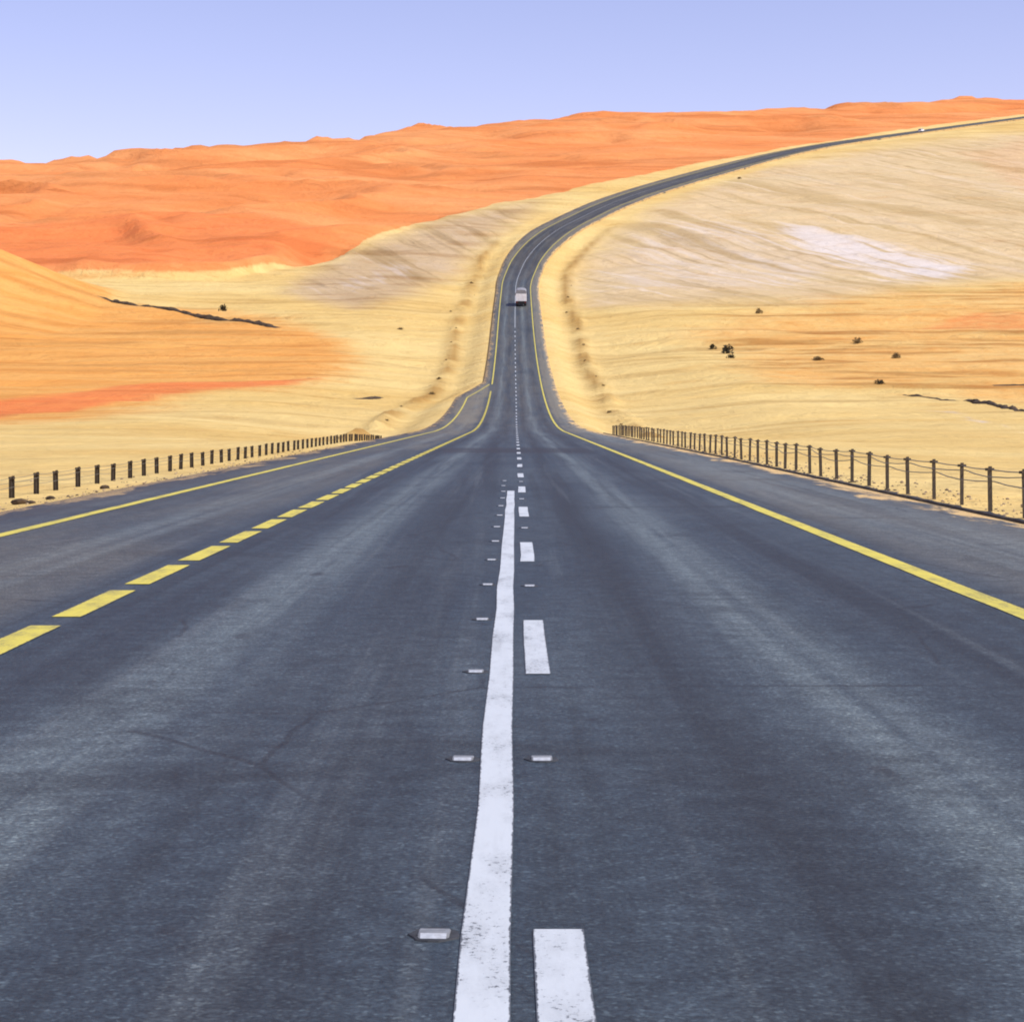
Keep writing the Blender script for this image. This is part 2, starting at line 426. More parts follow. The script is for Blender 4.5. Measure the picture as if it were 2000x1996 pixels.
# region charts (az, el), closed outlines
def inside(poly, soft, wob=6.0, ws=60.0):
    px = az + wob * 3 * fbm(X / ws + 9.1, Dg / ws, 3); py = el + wob * fbm(X / (ws * .6), Dg / (ws * .6) + 7, 4)
    sx = 0.28                                        # flatten: the charts are wide and low
    pts = [(a * sx, b) for a, b in poly]
    qx = px * sx
    best = np.full(qx.shape, 1e9); ins = np.zeros(qx.shape, bool)
    for (x0, y0), (x1, y1) in zip(pts, pts[1:] + pts[:1]):
        dx, dy = x1 - x0, y1 - y0
        t = np.clip(((qx - x0) * dx + (py - y0) * dy) / (dx * dx + dy * dy + 1e-9), 0, 1)
        best = np.minimum(best, np.hypot(qx - x0 - t * dx, py - y0 - t * dy))
        c = ((y0 > py) != (y1 > py)) & (qx < (x1 - x0) * (py - y0) / (y1 - y0 + 1e-9) + x0)
        ins ^= c
    sd = np.where(ins, best, -best)
    return sstep(-soft, soft, sd)


base_line = [(-2500, 560), (0, 545), (310, 546), (450, 540), (620, 514), (665, 498), (725, 466), (880, 420), (1000, 395), (1100, 374), (1260, 341),
             (1390, 313), (1530, 288), (1700, 262), (2000, 221), (2600, 180)]
RED = inside(base_line + [(4000, -200), (-4000, -200)], 2.2, 2.0)
PALE_L = inside([(560, 570), (640, 520), (730, 472), (880, 428), (1040, 396), (1000, 440), (930, 480), (900, 520), (800, 575), (690, 600)], 14.0)
LILAC = inside([(650, 558), (760, 512), (830, 512), (800, 545), (690, 575)], 9.0)
PALE_R = inside([(1150, 590), (1130, 540), (1170, 470), (1260, 410), (1480, 330), (1760, 285), (2100, 250), (2900, 240), (2900, 520), (1960, 545), (1600, 585), (1420, 590), (1300, 600)], 14.0)
GREY_R = inside([(1190, 560), (1200, 480), (1330, 420), (1500, 440), (1700, 520), (1560, 565), (1380, 575)], 18.0)
OR_L = inside([(-2500, 840), (0, 825), (180, 812), (420, 780), (620, 745), (720, 700), (650, 660), (560, 640), (400, 610), (240, 590), (130, 550), (0, 480), (-2500, 380)], 30.0, 22.0, 40.0)
DEEP_L = 0.8 * inside([(-2500, 850), (0, 818), (150, 800), (330, 775), (560, 752), (640, 738), (500, 745), (300, 752), (120, 775), (0, 782), (-2500, 800)], 5.0, 4.0)
DEEP_L2 = 0.8 * inside([(-2500, 560), (0, 545), (310, 546), (600, 515), (660, 480), (560, 440), (300, 430), (0, 450), (-2500, 450)], 8.0)
OR_R = inside([(1420, 610), (1600, 588), (1800, 566), (2100, 545), (3500, 520), (3500, 800), (2000, 790), (1850, 765), (1600, 765), (1450, 750), (1420, 690), (1300, 660)], 26.0, 20.0, 40.0)
DEEP_R = 0.5 * inside([(1780, 640), (1900, 612), (2100, 610), (3000, 600), (3000, 660), (2000, 652)], 5.0, 4.0)
OR_C = 0.8 * inside([(1880, 300), (2000, 270), (2600, 260), (2600, 430), (2000, 380)], 10.0)

# the yellow dune that closes the view on the left
side = np.interp(X, [-420, -230, -165, -124, -107, -94, -80], [34, 34, 25, 13.0, 5.5, 0.9, 0.0])
ridge = np.where(Dg < 480, sstep(365, 485, Dg), 1 - sstep(478, 520, Dg))
DUNE = side * ridge * (1 + 0.05 * fbm(X / 30.0, Dg / 30.0, 3))
Z += DUNE
# red dune range: broad slip faces and crests
dn = 0.55 - np.abs(fbm(X / 130.0 + 0.8 * warp, Dg / 75.0 + 0.8 * warp + 31, 4)) * 1.7
far_fade = np.maximum(sstep(20, 70, dpos * 0 + np.maximum(E - outr, outl - E)), 0)
Z += RED * far_fade * dn * 8.0
foot = RED * (1 - sstep(0, 60, el * 0 + np.maximum(0, 60 - 60 * RED)))
# slope behind the crest falls away again
back = P(dcrest) - 0.33 * (Dg - dcrest)
k = 5.0
soft = -k * np.logaddexp(-(Z) / k, -(back + dn * 4.0 * RED) / k)
Z = np.where(Dg > 500, soft, Z)
Z = np.maximum(Z, np.where(Dg > 1500, -60 + 8 * fbm(X / 300., Dg / 300., 3), -1e9))

# roadside: bed below the pavement, verges, embankment toe with a graded windrow
bed = P(Dg) - (0.14 + 0.0006 * np.maximum(Dg, 0))
out = np.maximum(E - outr, outl - E)                 # metres outside the pavement edge
left = E < 0
near = 1 - sstep(130, 190, Dg)
verge = np.where(left, -0.10 - 0.24 * sstep(0.2, 2.6, out) - 0.25 * sstep(4, 30, out), -0.02 - 0.06 * sstep(1.2, 3, out) - 0.5 * sstep(3, 25, out))
toe = -0.12 - 1.3 * sstep(0.6, 5.0, out) * (1 - sstep(7.5, 30, out)) + 0.95 * np.exp(-((out - 7.3 - 1.2 * fbm(Dg / 30.0, X * 0, 3)) / 1.1) ** 2) * (0.6 + 1.2 * fbm(Dg / 9.0, X / 20., 2))
add = near * verge + (1 - near) * toe * (1 - sstep(560, 760, Dg)) - 0.10 * (1 - near)
add = add - 0.0005 * np.maximum(Dg, 0) * (1 - sstep(0, 25, out))
Z = np.where(out < 0.0, bed, Z + add)
Z = np.where(out < 0.0, np.minimum(Z, bed), Z)

TRACK = (1 - near) * np.exp(-((out - 7.0 - 1.2 * fbm(Dg / 30.0, X * 0, 3)) / 1.3) ** 2) * (1 - sstep(600, 700, Dg)) * np.clip(0.75 + 1.6 * fbm(Dg / 14.0, X / 9., 3), 0, 1)
# streaks: run-off lines down the pale hill
th = math.atan2(38.6, -104.0)
ca, sa = math.sin(th), math.cos(th)
along = X * ca + Dg * sa; across = X * sa - Dg * ca
# lines fan out slightly from the far crest
sl = fbm(across / 4.2 + 0.35 * fbm(along / 90., across / 40., 2), along / 170.0, 4, 0.6)
sl2 = fbm(across / 11.0 + 3, along / 260.0 + 3, 3)
WHITE_R = inside([(1530, 436), (1600, 440), (1740, 480), (1910, 520), (1850, 548), (1730, 543), (1610, 512), (1535, 470)], 14.0, 5.0)
WHITE_R = np.maximum(WHITE_R, 0.35 * GREY_R)
SLASH = inside([(1790, 800), (1860, 803), (1960, 830), (2030, 850), (2300, 900), (1990, 838), (1860, 812)], 3.0, 2.0)
hill_streak = 0 * PALE_R
flow = fbm(X / 55.0 + warp, Dg / 5.5 + 2 * warp, 4, 0.6)
plain_streak = (1 - PALE_R) * (1 - RED) * off_road * sstep(120, 260, Dg) * (0.42 + 0.4 * OR_R) * sstep(0.12, 0.40, flow)
dune_shade = RED * 0.42 * sstep(0.10, 0.42, fbm(X / 120.0 + warp, Dg / 13.0 + 2 * warp, 4, 0.6))  # dark bands painted into the sand colour to deepen the dune ridges' shading
STREAK = np.clip(hill_streak + plain_streak + dune_shade + 1.0 * TRACK + 0.42 * PALE_L * sstep(5.0, 14.0, out), 0, 1)

KP = np.clip(np.maximum(0.75 * PALE_R, np.maximum(0.9 * PALE_L, 0.95 * GREY_R)), 0, 1)
roadside = 1 - sstep(5.5, 9.0, out)
KP = KP * (1 - 0.75 * roadside)
KO = np.clip(np.maximum(np.maximum(OR_L, 0.55 * OR_R), np.maximum(0.9 * sstep(0.5, 3, DUNE), OR_C)), 0, 1) * (1 - roadside)
KD = np.clip(np.maximum(np.maximum(DEEP_L, DEEP_R), DEEP_L2), 0, 1)
KW = np.clip(np.maximum(np.maximum(WHITE_R, 0.55 * LILAC), 0.6 * SLASH), 0, 1)

VX = np.stack([X, Dg, Z], -1).reshape(-1, 3)
# vertex normals of the whole sheet, so that the pieces it is cut into show no seam
Pg = VX.reshape(nr, nc, 3)
du = np.gradient(Pg, axis=1); dv = np.gradient(Pg, axis=0)
Nn = np.cross(du, dv); Nn /= np.linalg.norm(Nn, axis=-1, keepdims=True) + 1e-12
Nn = Nn.reshape(-1, 3)
at1 = np.stack([RED * 1.0, KP, KW, RED * 0 + 1], -1).reshape(-1, 4)
at2 = np.stack([KO, KD, STREAK, RED * 0 + 1], -1).reshape(-1, 4)
I = np.arange(nr * nc).reshape(nr, nc)
quads = np.stack([I[:-1, :-1], I[:-1, 1:], I[1:, 1:], I[1:, :-1]], -1).reshape(-1, 4)


def fmean(A):
    return (0.25 * (A[:-1, :-1] + A[1:, :-1] + A[:-1, 1:] + A[1:, 1:])).reshape(-1)


reg = np.zeros(len(quads), int)
reg[(fmean(PALE_R) > 0.5)] = 2
reg[(fmean(DUNE) > 0.8)] = 3
reg[(fmean(RED) > 0.5)] = 1
for rid, nm in ((0, "ground"), (1, "red_dunes"), (2, "pale_hill"), (3, "yellow_dune")):
    q = quads[reg == rid]
    used, inv = np.unique(q, return_inverse=True)
    inv = inv.reshape(q.shape)
    me = bpy.data.meshes.new(nm)
    me.vertices.add(len(used)); me.vertices.foreach_set("co", VX[used].astype(np.float32).ravel())
    me.loops.add(q.size); me.loops.foreach_set("vertex_index", inv.ravel().astype(np.int32))
    me.polygons.add(len(q)); me.polygons.foreach_set("loop_start", np.arange(0, q.size, 4, dtype=np.int32))
    me.update(calc_edges=True)
    me.polygons.foreach_set("use_smooth", np.ones(len(q), bool))
    for an, arr in (("sand_kind", at1), ("sand_wear", at2)):
        a = me.attributes.new(an, 'FLOAT_COLOR', 'POINT')
        a.data.foreach_set("color", arr[used].astype(np.float32).ravel())
    me.normals_split_custom_set_from_vertices([tuple(n) for n in Nn[used]])
    tag(link(nm, me, SAND), kind="structure")

# height lookup on the finished sheet
def ground_z(x, d):
    r = np.clip(np.searchsorted(ds, d) - 1, 0, nr - 2)
    t = (d - ds[r]) / (ds[r + 1] - ds[r])
    v = x / (max(d, 0) + 80.0)
    zz = [np.interp(v, vs, Z[i]) for i in (r, r + 1)]
    return float(zz[0] * (1 - t) + zz[1] * t)


# ---------------------------------------------------------------- road
st = np.concatenate([np.arange(-100, 0, 10.0), np.arange(0, 160, 2.0), np.arange(160, 560, 3.0), np.arange(560, 1560, 5.0)])


def road_pt(d, e, lift=0.0):
    """a point on the road surface: station d, lateral e"""
    d = float(d)
    i = int(np.clip(np.searchsorted(st, d) - 1, 0, len(st) - 2))
    t = (d - st[i]) / (st[i + 1] - st[i])
    r = []
    for s in (st[i], st[i + 1]):
        h = float(head(s)); n = math.hypot(1, h)
        x = float(XC(s)) + e / n; y = s - e * h / n
        r.append(np.array((x, y, float(P(y)))))
    p = r[0] * (1 - t) + r[1] * t
    lf = lift * (1 + max(d, 0) * 0.02)
    return (p[0], p[1], p[2] + lf)


bm = bmesh.new()
uvl = bm.loops.layers.uv.new("lane"); uve = bm.loops.layers.uv.new("edge")
frac = np.linspace(0, 1, 13)
rows = []
for s in st:
    l, r = float(eL(s)), float(eR(s))
    row = []
    drop = 0.10 + 0.0012 * max(s, 0)
    for e, dz in [(l - 0.02, -drop - .25)] + [(l + (r - l) * f, 0.0) for f in frac] + [(r + 0.02, -drop - .25)]:
        x, y, z = road_pt(s, e)
        row.append((bm.verts.new((x, y, z + dz)), e, s))
    rows.append(row)
for a, b in zip(rows[:-1], rows[1:]):
    for i in range(len(a) - 1):
        q = (a[i], a[i + 1], b[i + 1], b[i])
        f = bm.faces.new([k[0] for k in q])
        f.smooth = 0 < i < len(a) - 2
        for lp, kk in zip(f.loops, q):
            lp[uvl].uv = (kk[1], kk[2]); lp[uve].uv = (kk[1] - float(eL(kk[2])), float(eR(kk[2])) - kk[1])
tag(bm_obj("road", bm, ASPH), kind="structure")


def strip(bm, s0, s1, e0, e1, lift=0.004):
    ss = [s0] + [float(s) for s in st if s0 < s < s1] + [s1]
    ev = e0 if callable(e0) else (lambda s: e0)
    w = e1
    prev = None
    ua = bm.loops.layers.uv.get('across') or bm.loops.layers.uv.new('across')
    for s in ss:
        c = ev(s); jit = 0.006 * math.sin(s * 1.7) + 0.004 * math.sin(s * 4.1)
        cur = [bm.verts.new(road_pt(s, c - w / 2 + jit, lift)), bm.verts.new(road_pt(s, c + w / 2 + jit * 0.6, lift))]
        if prev:
            f = bm.faces.new((prev[0], prev[1], cur[1], cur[0]))
            for lp, u in zip(f.loops, (-1, 1, 1, -1)): lp[ua].uv = (u, s)
        prev = cur


wide = lambda d: np.interp(d, [0, 516, 645, 870, 1090, 1700], [1, 1, 1.25, 1.3, 0.8, 0.7])
bm = bmesh.new(); strip(bm, -20, 40, -0.085, 0.15)
tag(bm_obj("solid_white_line", bm, WHITE), kind="structure")
bm = bmesh.new()
s = 6.1 - 9.05 * 2
while s < 420:
    strip(bm, s - 3.1, s, 0.138, 0.155); s += 9.05
strip(bm, 420, 1500, lambda d: 0.138, 0.11)
tag(bm_obj("dashed_white_line", bm, WHITE), kind="structure")
bm = bmesh.new()
strip(bm, -30, 1500, lambda d: 4.02 * wide(d), 0.22)
strip(bm, -30, 302, lambda d: float(np.interp(d, [-50, 272, 302], [-6.7, -6.6, -3.9])), 0.2)
strip(bm, 302, 1500, lambda d: -3.51 * wide(d), 0.22)
tag(bm_obj("yellow_edge_lines", bm, YELLOW), kind="structure")
bm = bmesh.new()
s = 15.4 - 2.92 * 9
while s < 285:
    strip(bm, s, s + 2.28, -3.51, 0.24); s += 2.92
tag(bm_obj("dashed_yellow_line", bm, YELLOW), kind="structure")

# bitumen kerb along the right shoulder
bm = bmesh.new()
prev = None
for s in np.arange(6, 150, 0.5):
    r = float(eR(s)) + 0.03; jw = 0.035 * math.sin(s * 2.3) + 0.03 * math.sin(s * 5.9 + 1); jh = 0.006 * math.sin(s * 3.1)
    pr = [(r, -0.2), (r + 0.02, 0.030 + jh), (r + 0.05, 0.042 + jh), (r + 0.12 + jw, 0.036 + jh), (r + 0.17 + jw, -0.2)]
    cur = [bm.verts.new((road_pt(s, e)[0], road_pt(s, e)[1], road_pt(s, e)[2] + dz)) for e, dz in pr]
    if prev:
        for i in range(4): bm.faces.new((prev[i], prev[i + 1], cur[i + 1], cur[i]))
    prev = cur
tag(bm_obj("kerb", bm, KERB), kind="structure")

# ---------------------------------------------------------------- road studs
ORD = ["nearest", "second", "third", "fourth", "fifth", "sixth", "seventh", "eighth", "ninth", "tenth"]


def make_stud():
    t = empty("road_stud")
    bm = bmesh.new()
    prism_x(bm, [(-0.052, 0.0), (-0.030, 0.012), (0.030, 0.012), (0.052, 0.0)], -0.048, 0.048)
    bm_obj("stud_body", bm, STUD, t, 0.003)
    bm = bmesh.new()
    prism_x(bm, [(-0.0535, 0.0025), (-0.0315, 0.0135), (-0.030, 0.0125), (-0.052, 0.0015)], -0.040, 0.040)
    bm_obj("reflector", bm, LENS, t)
    bm = bmesh.new()
    n = 14
    vv = [bm.verts.new((0.075 * math.cos(2 * math.pi * k / n) * (1 + .10 * math.sin(3 * k)), 0.08 * math.sin(2 * math.pi * k / n), 0.0025)) for k in range(n)]
    lo = [bm.verts.new((v.co.x * 1.06, v.co.y * 1.06, -0.004)) for v in vv]
    bm.faces.new(vv)
    for k in range(n): bm.faces.new((lo[k], lo[(k + 1) % n], vv[(k + 1) % n], vv[k]))
    bm_obj("bitumen_pad", bm, BITU, t)
    return t


def copy_tree(o, parent=None):
    c = o.copy(); COL.objects.link(c)
    if parent is not None: c.parent = parent
    for ch in [k for k in bpy.data.objects if k.parent == o]: copy_tree(ch, c)
    return c


stud0 = make_stud()
first = True
for side_name, e, start, step, count in (("left", -0.243, 6.04, 3.06, 14), ("right", 0.13, 9.1, 9.05, 5)):
    for i in range(count):
        o = stud0 if first else copy_tree(stud0)
        first = False
        s = start + i * step
        o.location = road_pt(s, e + random.uniform(-.012, .012), 0.002); o.rotation_euler = (0, 0, random.uniform(-.06, .06))
        if i < 8 and side_name == "left":
            lb = "%s small white road stud left of the solid white line, counted from the camera" % ORD[i]
        elif side_name == "right":
            lb = "%s small white road stud in the gaps of the dashed white line" % ORD[i]
        else:
            lb = "tiny far white road stud left of the solid white line's far end"
        tag(o, lb, "road stud", "white road studs %s of the centre marking" % ("left" if side_name == "left" else "in the gaps"))

# ---------------------------------------------------------------- wire rope fences
def post_mesh():
    bm = bmesh.new()
    # open Z section, with the top cut on a slant
    t = 0.012
    out_ = [(-0.055, -0.036), (0.0 + t / 2, -0.036), (0.0 + t / 2, 0.024), (0.055, 0.024), (0.055, 0.036), (-t / 2, 0.036), (-t / 2, -0.024), (-0.055, -0.024)]
    a = [bm.verts.new((x, y, -0.25)) for x, y in out_]
    b = [bm.verts.new((x, y, 0.75 + 0.02 * (y > 0))) for x, y in out_]
    bm.faces.new(a[::-1]); bm.faces.new(b)
    for i in range(8): bm.faces.new((a[i], a[(i + 1) % 8], b[(i + 1) % 8], b[i]))
    # rope saddle and footing collar
    box(bm, -0.062, 0.062, -0.043, 0.043, 0.70, 0.742)
    box(bm, -0.075, 0.075, -0.055, 0.055, -0.06, 0.012)
    bmesh.ops.recalc_face_normals(bm, faces=bm.faces[:])
    me = bpy.data.meshes.new("post"); bm.to_mesh(me); bm.free(); me.materials.append(POST)
    return me


POSTM = post_mesh()


def tube(bm, pts, r, n=6):
    prev = None
    for i, p in enumerate(pts):
        a = pts[max(i - 1, 0)]; b = pts[min(i + 1, len(pts) - 1)]
        d = np.array(b) - np.array(a); d = d / np.linalg.norm(d)
        sx = np.cross(d, (0, 0, 1)); sx /= np.linalg.norm(sx); sy = np.cross(sx, d)
        cur = [bm.verts.new(tuple(np.array(p) + r * (math.cos(2 * math.pi * k / n) * sx + math.sin(2 * math.pi * k / n) * sy))) for k in range(n)]
        if prev:
            for k in range(n): bm.faces.new((prev[k], prev[(k + 1) % n], cur[(k + 1) % n], cur[k]))
        prev = cur


def fence(label, e, d0, step, count, sink, yaw, rope):
    base = (float(XC(d0)) + e, d0, ground_z(float(XC(d0)) + e, d0))
    root = empty("wire_rope_fence", base)
    tag(root, label, "fence")
    tops = []
    for i in range(count):
        d = d0 + i * step + random.uniform(-.06, .06)
        x = float(XC(d)) + e + random.uniform(-.03, .03)
        z = ground_z(x, d) - sink + random.uniform(-.03, .02)
        p = link("post", POSTM, None, root)
        p.location = (x - base[0], d - base[1], z - base[2])
        p.rotation_euler = (random.uniform(-.02, .02), random.uniform(-.03, .03), yaw + random.uniform(-.08, .08))
        tops.append(np.array((x - base[0], d - base[1], z - base[2])))
    for hgt, ph in ((0.715, 0), (0.62, 1), (0.50, 0)):
        pts = []
        for i, t in enumerate(tops):
            sgn = (1 if (i + ph) % 2 else -1) if hgt < 0.7 else 0
            pts.append(tuple(t + np.array((sgn * 0.062, 0, hgt + 0.02 * sgn))))
            if i + 1 < len(tops):
                m = (t + tops[i + 1]) / 2
                pts.append(tuple(m + np.array((0, 0, hgt - 0.012))))
        bm = bmesh.new(); tube(bm, pts, rope)
        bm_obj("rope", bm, ROPE, root, smooth=True)


fence("low brown post and wire rope fence along the right shoulder's kerb", 7.86, 16.85, 2.25, 64, 0.0, 0.3, 0.010)
fence("low brown post and wire rope fence half sunk in sand left of the slip lane", -11.5, 33.5, 2.3, 60, 0.24, -0.3, 0.006)

# ---------------------------------------------------------------- lorry on the climb
W_PAINT = paint("white_lorry_paint", (0.84, 0.84, 0.83), 0.35, 0, 0.04, 2.0, (0.55, 0.48, 0.38), 0.35)
TARP = paint("grey_tarpaulin", (0.24, 0.24, 0.25), 0.75, 0, 0.15, 2.0)
BLACK = paint("black_underbody", (0.012, 0.012, 0.012), 0.6, 0, 0.3, 4.0)
RUBBER = paint("tyre_rubber", (0.018, 0.018, 0.018), 0.85, 0, 0.2, 6.0)
STEEL = paint("rim_steel", (0.35, 0.35, 0.36), 0.4, 0.7, 0.1, 6.0)
GLASS = paint("dark_window_glass", (0.03, 0.035, 0.04), 0.08, 0, 0.1, 2.0)
LAMP = paint("red_lamp_lens", (0.35, 0.02, 0.015), 0.2, 0, 0.1, 8.0)
HEADL = paint("headlamp_lens", (0.75, 0.77, 0.80), 0.1, 0, 0.05, 8.0)

sL = 467.0
lx, ly, lz = road_pt(sL, 1.55)
T = empty("box_lorry", (lx, ly, lz), (math.atan(0.15), 0, -math.atan(float(head(sL)))))
tag(T, "white lorry with grey covered top and black underside climbing the road away", "lorry")
bm = bmesh.new(); box(bm, -1.3, 1.3, 0.0, 6.2, 1.25, 3.0)
cargo = bm_obj("cargo_box", bm, W_PAINT, T, 0.03)
bm = bmesh.new(); box(bm, -1.24, -0.02, -0.035, -0.004, 1.32, 2.94); box(bm, 0.02, 1.24, -0.035, -0.004, 1.32, 2.94)
for x in (-0.5, 0.5): box(bm, x - .018, x + .018, -0.07, -0.036, 1.36, 2.9)
bm_obj("rear_doors", bm, W_PAINT, cargo, 0.008)
bm = bmesh.new()
prism = [(-1.28, 3.003), (1.28, 3.003), (1.26, 3.55), (0.85, 3.88), (0, 3.97), (-0.85, 3.88), (-1.26, 3.55)]
a = [bm.verts.new((x, 0.03, z)) for x, z in prism]; b = [bm.verts.new((x, 6.17, z)) for x, z in prism]
bm.faces.new(a); bm.faces.new(b[::-1])
for i in range(7): bm.faces.new((a[i], b[i], b[(i + 1) % 7], a[(i + 1) % 7]))
bmesh.ops.recalc_face_normals(bm, faces=bm.faces[:])
bm_obj("tarpaulin", bm, TARP, T, 0.02)
bm = bmesh.new(); box(bm, -0.55, -0.35, 0.05, 8.4, 0.78, 1.245); box(bm, 0.35, 0.55, 0.05, 8.4, 0.78, 1.245); box(bm, -1.2, 1.2, 0.06, 0.2, 0.55, 1.24); box(bm, -0.9, 0.9, 1.0, 6.0, 0.7, 1.1)
bm_obj("chassis", bm, BLACK, T, 0.01)
bm = bmesh.new(); box(bm, -1.22, 1.22, -0.12, 0.02, 0.5, 0.72); box(bm, -1.25, -0.7, 0.3, 0.33, 0.25, 1.0); box(bm, 0.7, 1.25, 0.3, 0.33, 0.25, 1.0)
bm_obj("rear_bumper", bm, BLACK, T, 0.01)
for x in (-1.0, 1.0):
    bm = bmesh.new(); box(bm, x - .16, x + .16, -0.05, 0.03, 0.92, 1.06)
    bm_obj("tail_light", bm, LAMP, T, 0.01)
bm = bmesh.new(); prism_x(bm, [(6.45, 0.75), (8.35, 0.75), (8.45, 1.5), (8.15, 2.85), (7.9, 3.0), (6.45, 3.0)], -1.2, 1.2)
cab = bm_obj("cab", bm, W_PAINT, T, 0.05)
bm = bmesh.new(); prism_x(bm, [(8.4, 1.75), (8.43, 1.75), (8.21, 2.72), (8.18, 2.72)], -1.05, 1.05)
bm_obj("windscreen", bm, GLASS, cab)
for x0, x1 in ((-1.225, -1.203), (1.203, 1.225)):
    bm = bmesh.new(); prism_x(bm, [(7.1, 1.8), (8.2, 1.8), (8.02, 2.6), (7.1, 2.6)], x0, x1)
    bm_obj("side_window", bm, GLASS, cab)
for x0 in (-1.42, 1.22):
    bm = bmesh.new(); box(bm, x0, x0 + 0.2, 8.1, 8.18, 1.9, 2.45)
    bm_obj("mirror", bm, BLACK, cab, 0.01)
for y, dbl in ((1.6, 1), (2.8, 1), (7.5, 0)):
    for sgn in (-1, 1):
        bm = bmesh.new()
        xo = sgn * 1.22; xi = sgn * (0.66 if dbl else 0.92)
        cyl_x(bm, min(xo, xi), max(xo, xi), y, 0.5, 0.5, 28)
        w = bm_obj("wheel", bm, RUBBER, T, 0.03, smooth=False)
        bm = bmesh.new(); xr = xo + sgn * 0.012
        cyl_x(bm, min(xo - sgn * .04, xr), max(xo - sgn * .04, xr), y, 0.5, 0.28, 20)
        bm_obj("rim", bm, STEEL, w)

# small white car near the far brow
sC = 1092.0
cxp = road_pt(sC, 2.2)
hC = -math.atan(float(head(sC)))
Tc = empty("white_car", cxp, (math.atan(0.2), math.atan(-0.09), hC))
tag(Tc, "tiny white car on the far road near the brow of the hill", "car")
bm = bmesh.new(); prism_x(bm, [(0, 0.35), (4.7, 0.35), (4.75, 0.8), (4.5, 0.98), (3.3, 1.08), (0.1, 1.12), (-0.05, 0.7)], -0.95, 0.95)
cb = bm_obj("body", bm, W_PAINT, Tc, 0.04)
bm = bmesh.new(); prism_x(bm, [(0.12, 1.09), (3.3, 1.07), (2.5, 1.82), (0.45, 1.86)], -0.86, 0.86)
bm_obj("cabin", bm, W_PAINT, Tc, 0.05)
bm = bmesh.new(); prism_x(bm, [(0.115, 1.16), (0.135, 1.16), (0.395, 1.72), (0.375, 1.72)], -0.72, 0.72)
bm_obj("rear_window", bm, GLASS, Tc)
for x0, x1 in ((-0.875, -0.862), (0.862, 0.875)):
    bm = bmesh.new(); prism_x(bm, [(0.5, 1.2), (2.95, 1.2), (2.4, 1.7), (0.7, 1.72)], x0, x1)
    bm_obj("side_window", bm, GLASS, Tc)
for y in (0.9, 3.75):
    for sgn in (-1, 1):
        bm = bmesh.new(); cyl_x(bm, min(sgn * .72, sgn * .965), max(sgn * .72, sgn * .965), y, 0.36, 0.36, 20)
        bm_obj("wheel", bm, RUBBER, Tc, 0.02)
for x in (-0.72, 0.72):
    bm = bmesh.new(); box(bm, x - .14, x + .14, -0.06, 0.0, 0.78, 0.98)
    bm_obj("tail_light", bm, LAMP, Tc)

# ---------------------------------------------------------------- shrubs, stones, dark ledges
def shrub_meshes(seed, leafmat):
    r = random.Random(seed)
    bm = bmesh.new()
    for k in range(260):
        a = r.uniform(0, 2 * math.pi); u = r.uniform(0, 1) ** 0.5; h = r.uniform(0.05, 1) ** 0.9
        lob = 0.75 + 0.25 * math.sin(3 * a + seed) + 0.12 * math.sin(7 * a)
        rad = u * lob * math.sqrt(max(0.03, 1 - (h - 0.3) ** 2 * 1.7))
        p = np.array((rad * math.cos(a), rad * math.sin(a), h * (0.85 + 0.2 * math.sin(2 * a + 1))))
        s = r.uniform(0.09, 0.2)
        d1 = np.array([r.gauss(0, 1) for _ in range(3)]); d1 /= np.linalg.norm(d1)
        d2 = np.cross(d1, [r.gauss(0, 1) for _ in range(3)]); d2 /= np.linalg.norm(d2)
        vv = [bm.verts.new(tuple(p + s * (c1 * d1 + c2 * d2))) for c1, c2 in ((-1, 0), (0, -.45), (1.1, 0), (0, .45))]
        bm.faces.new(vv)
    fo = bpy.data.meshes.new("foliage"); bm.to_mesh(fo); bm.free(); fo.materials.append(leafmat)
    bm = bmesh.new()
    for k in range(9):
        a = 2 * math.pi * k / 9 + r.uniform(-.3, .3); l = r.uniform(.5, .9)
        tube(bm, [(0, 0, -0.15), (0.25 * l * math.cos(a), 0.25 * l * math.sin(a), 0.35 * l), (0.6 * l * math.cos(a + .3), 0.6 * l * math.sin(a + .3), 0.85 * l)], 0.025, 5)
    tw = bpy.data.meshes.new("branches"); bm.to_mesh(tw); bm.free(); tw.materials.append(TWIG)
    return fo, tw


SH = [shrub_meshes(1, LEAF), shrub_meshes(2, LEAFD), shrub_meshes(5, LEAF), shrub_meshes(9, LEAFD)]


def shrub(x, d, w, h, kind, label, group=None):
    root = empty("desert_shrub", (x, d, ground_z(x, d) - 0.05), (0, 0, random.uniform(0, 6)))
    root.scale = (w / 2, w / 2, h * 0.7)
    tag(root, label, "shrub", group)
    fo, tw = SH[kind]
    o = link("foliage", fo, None, root)
    o = link("branches", tw, None, root)


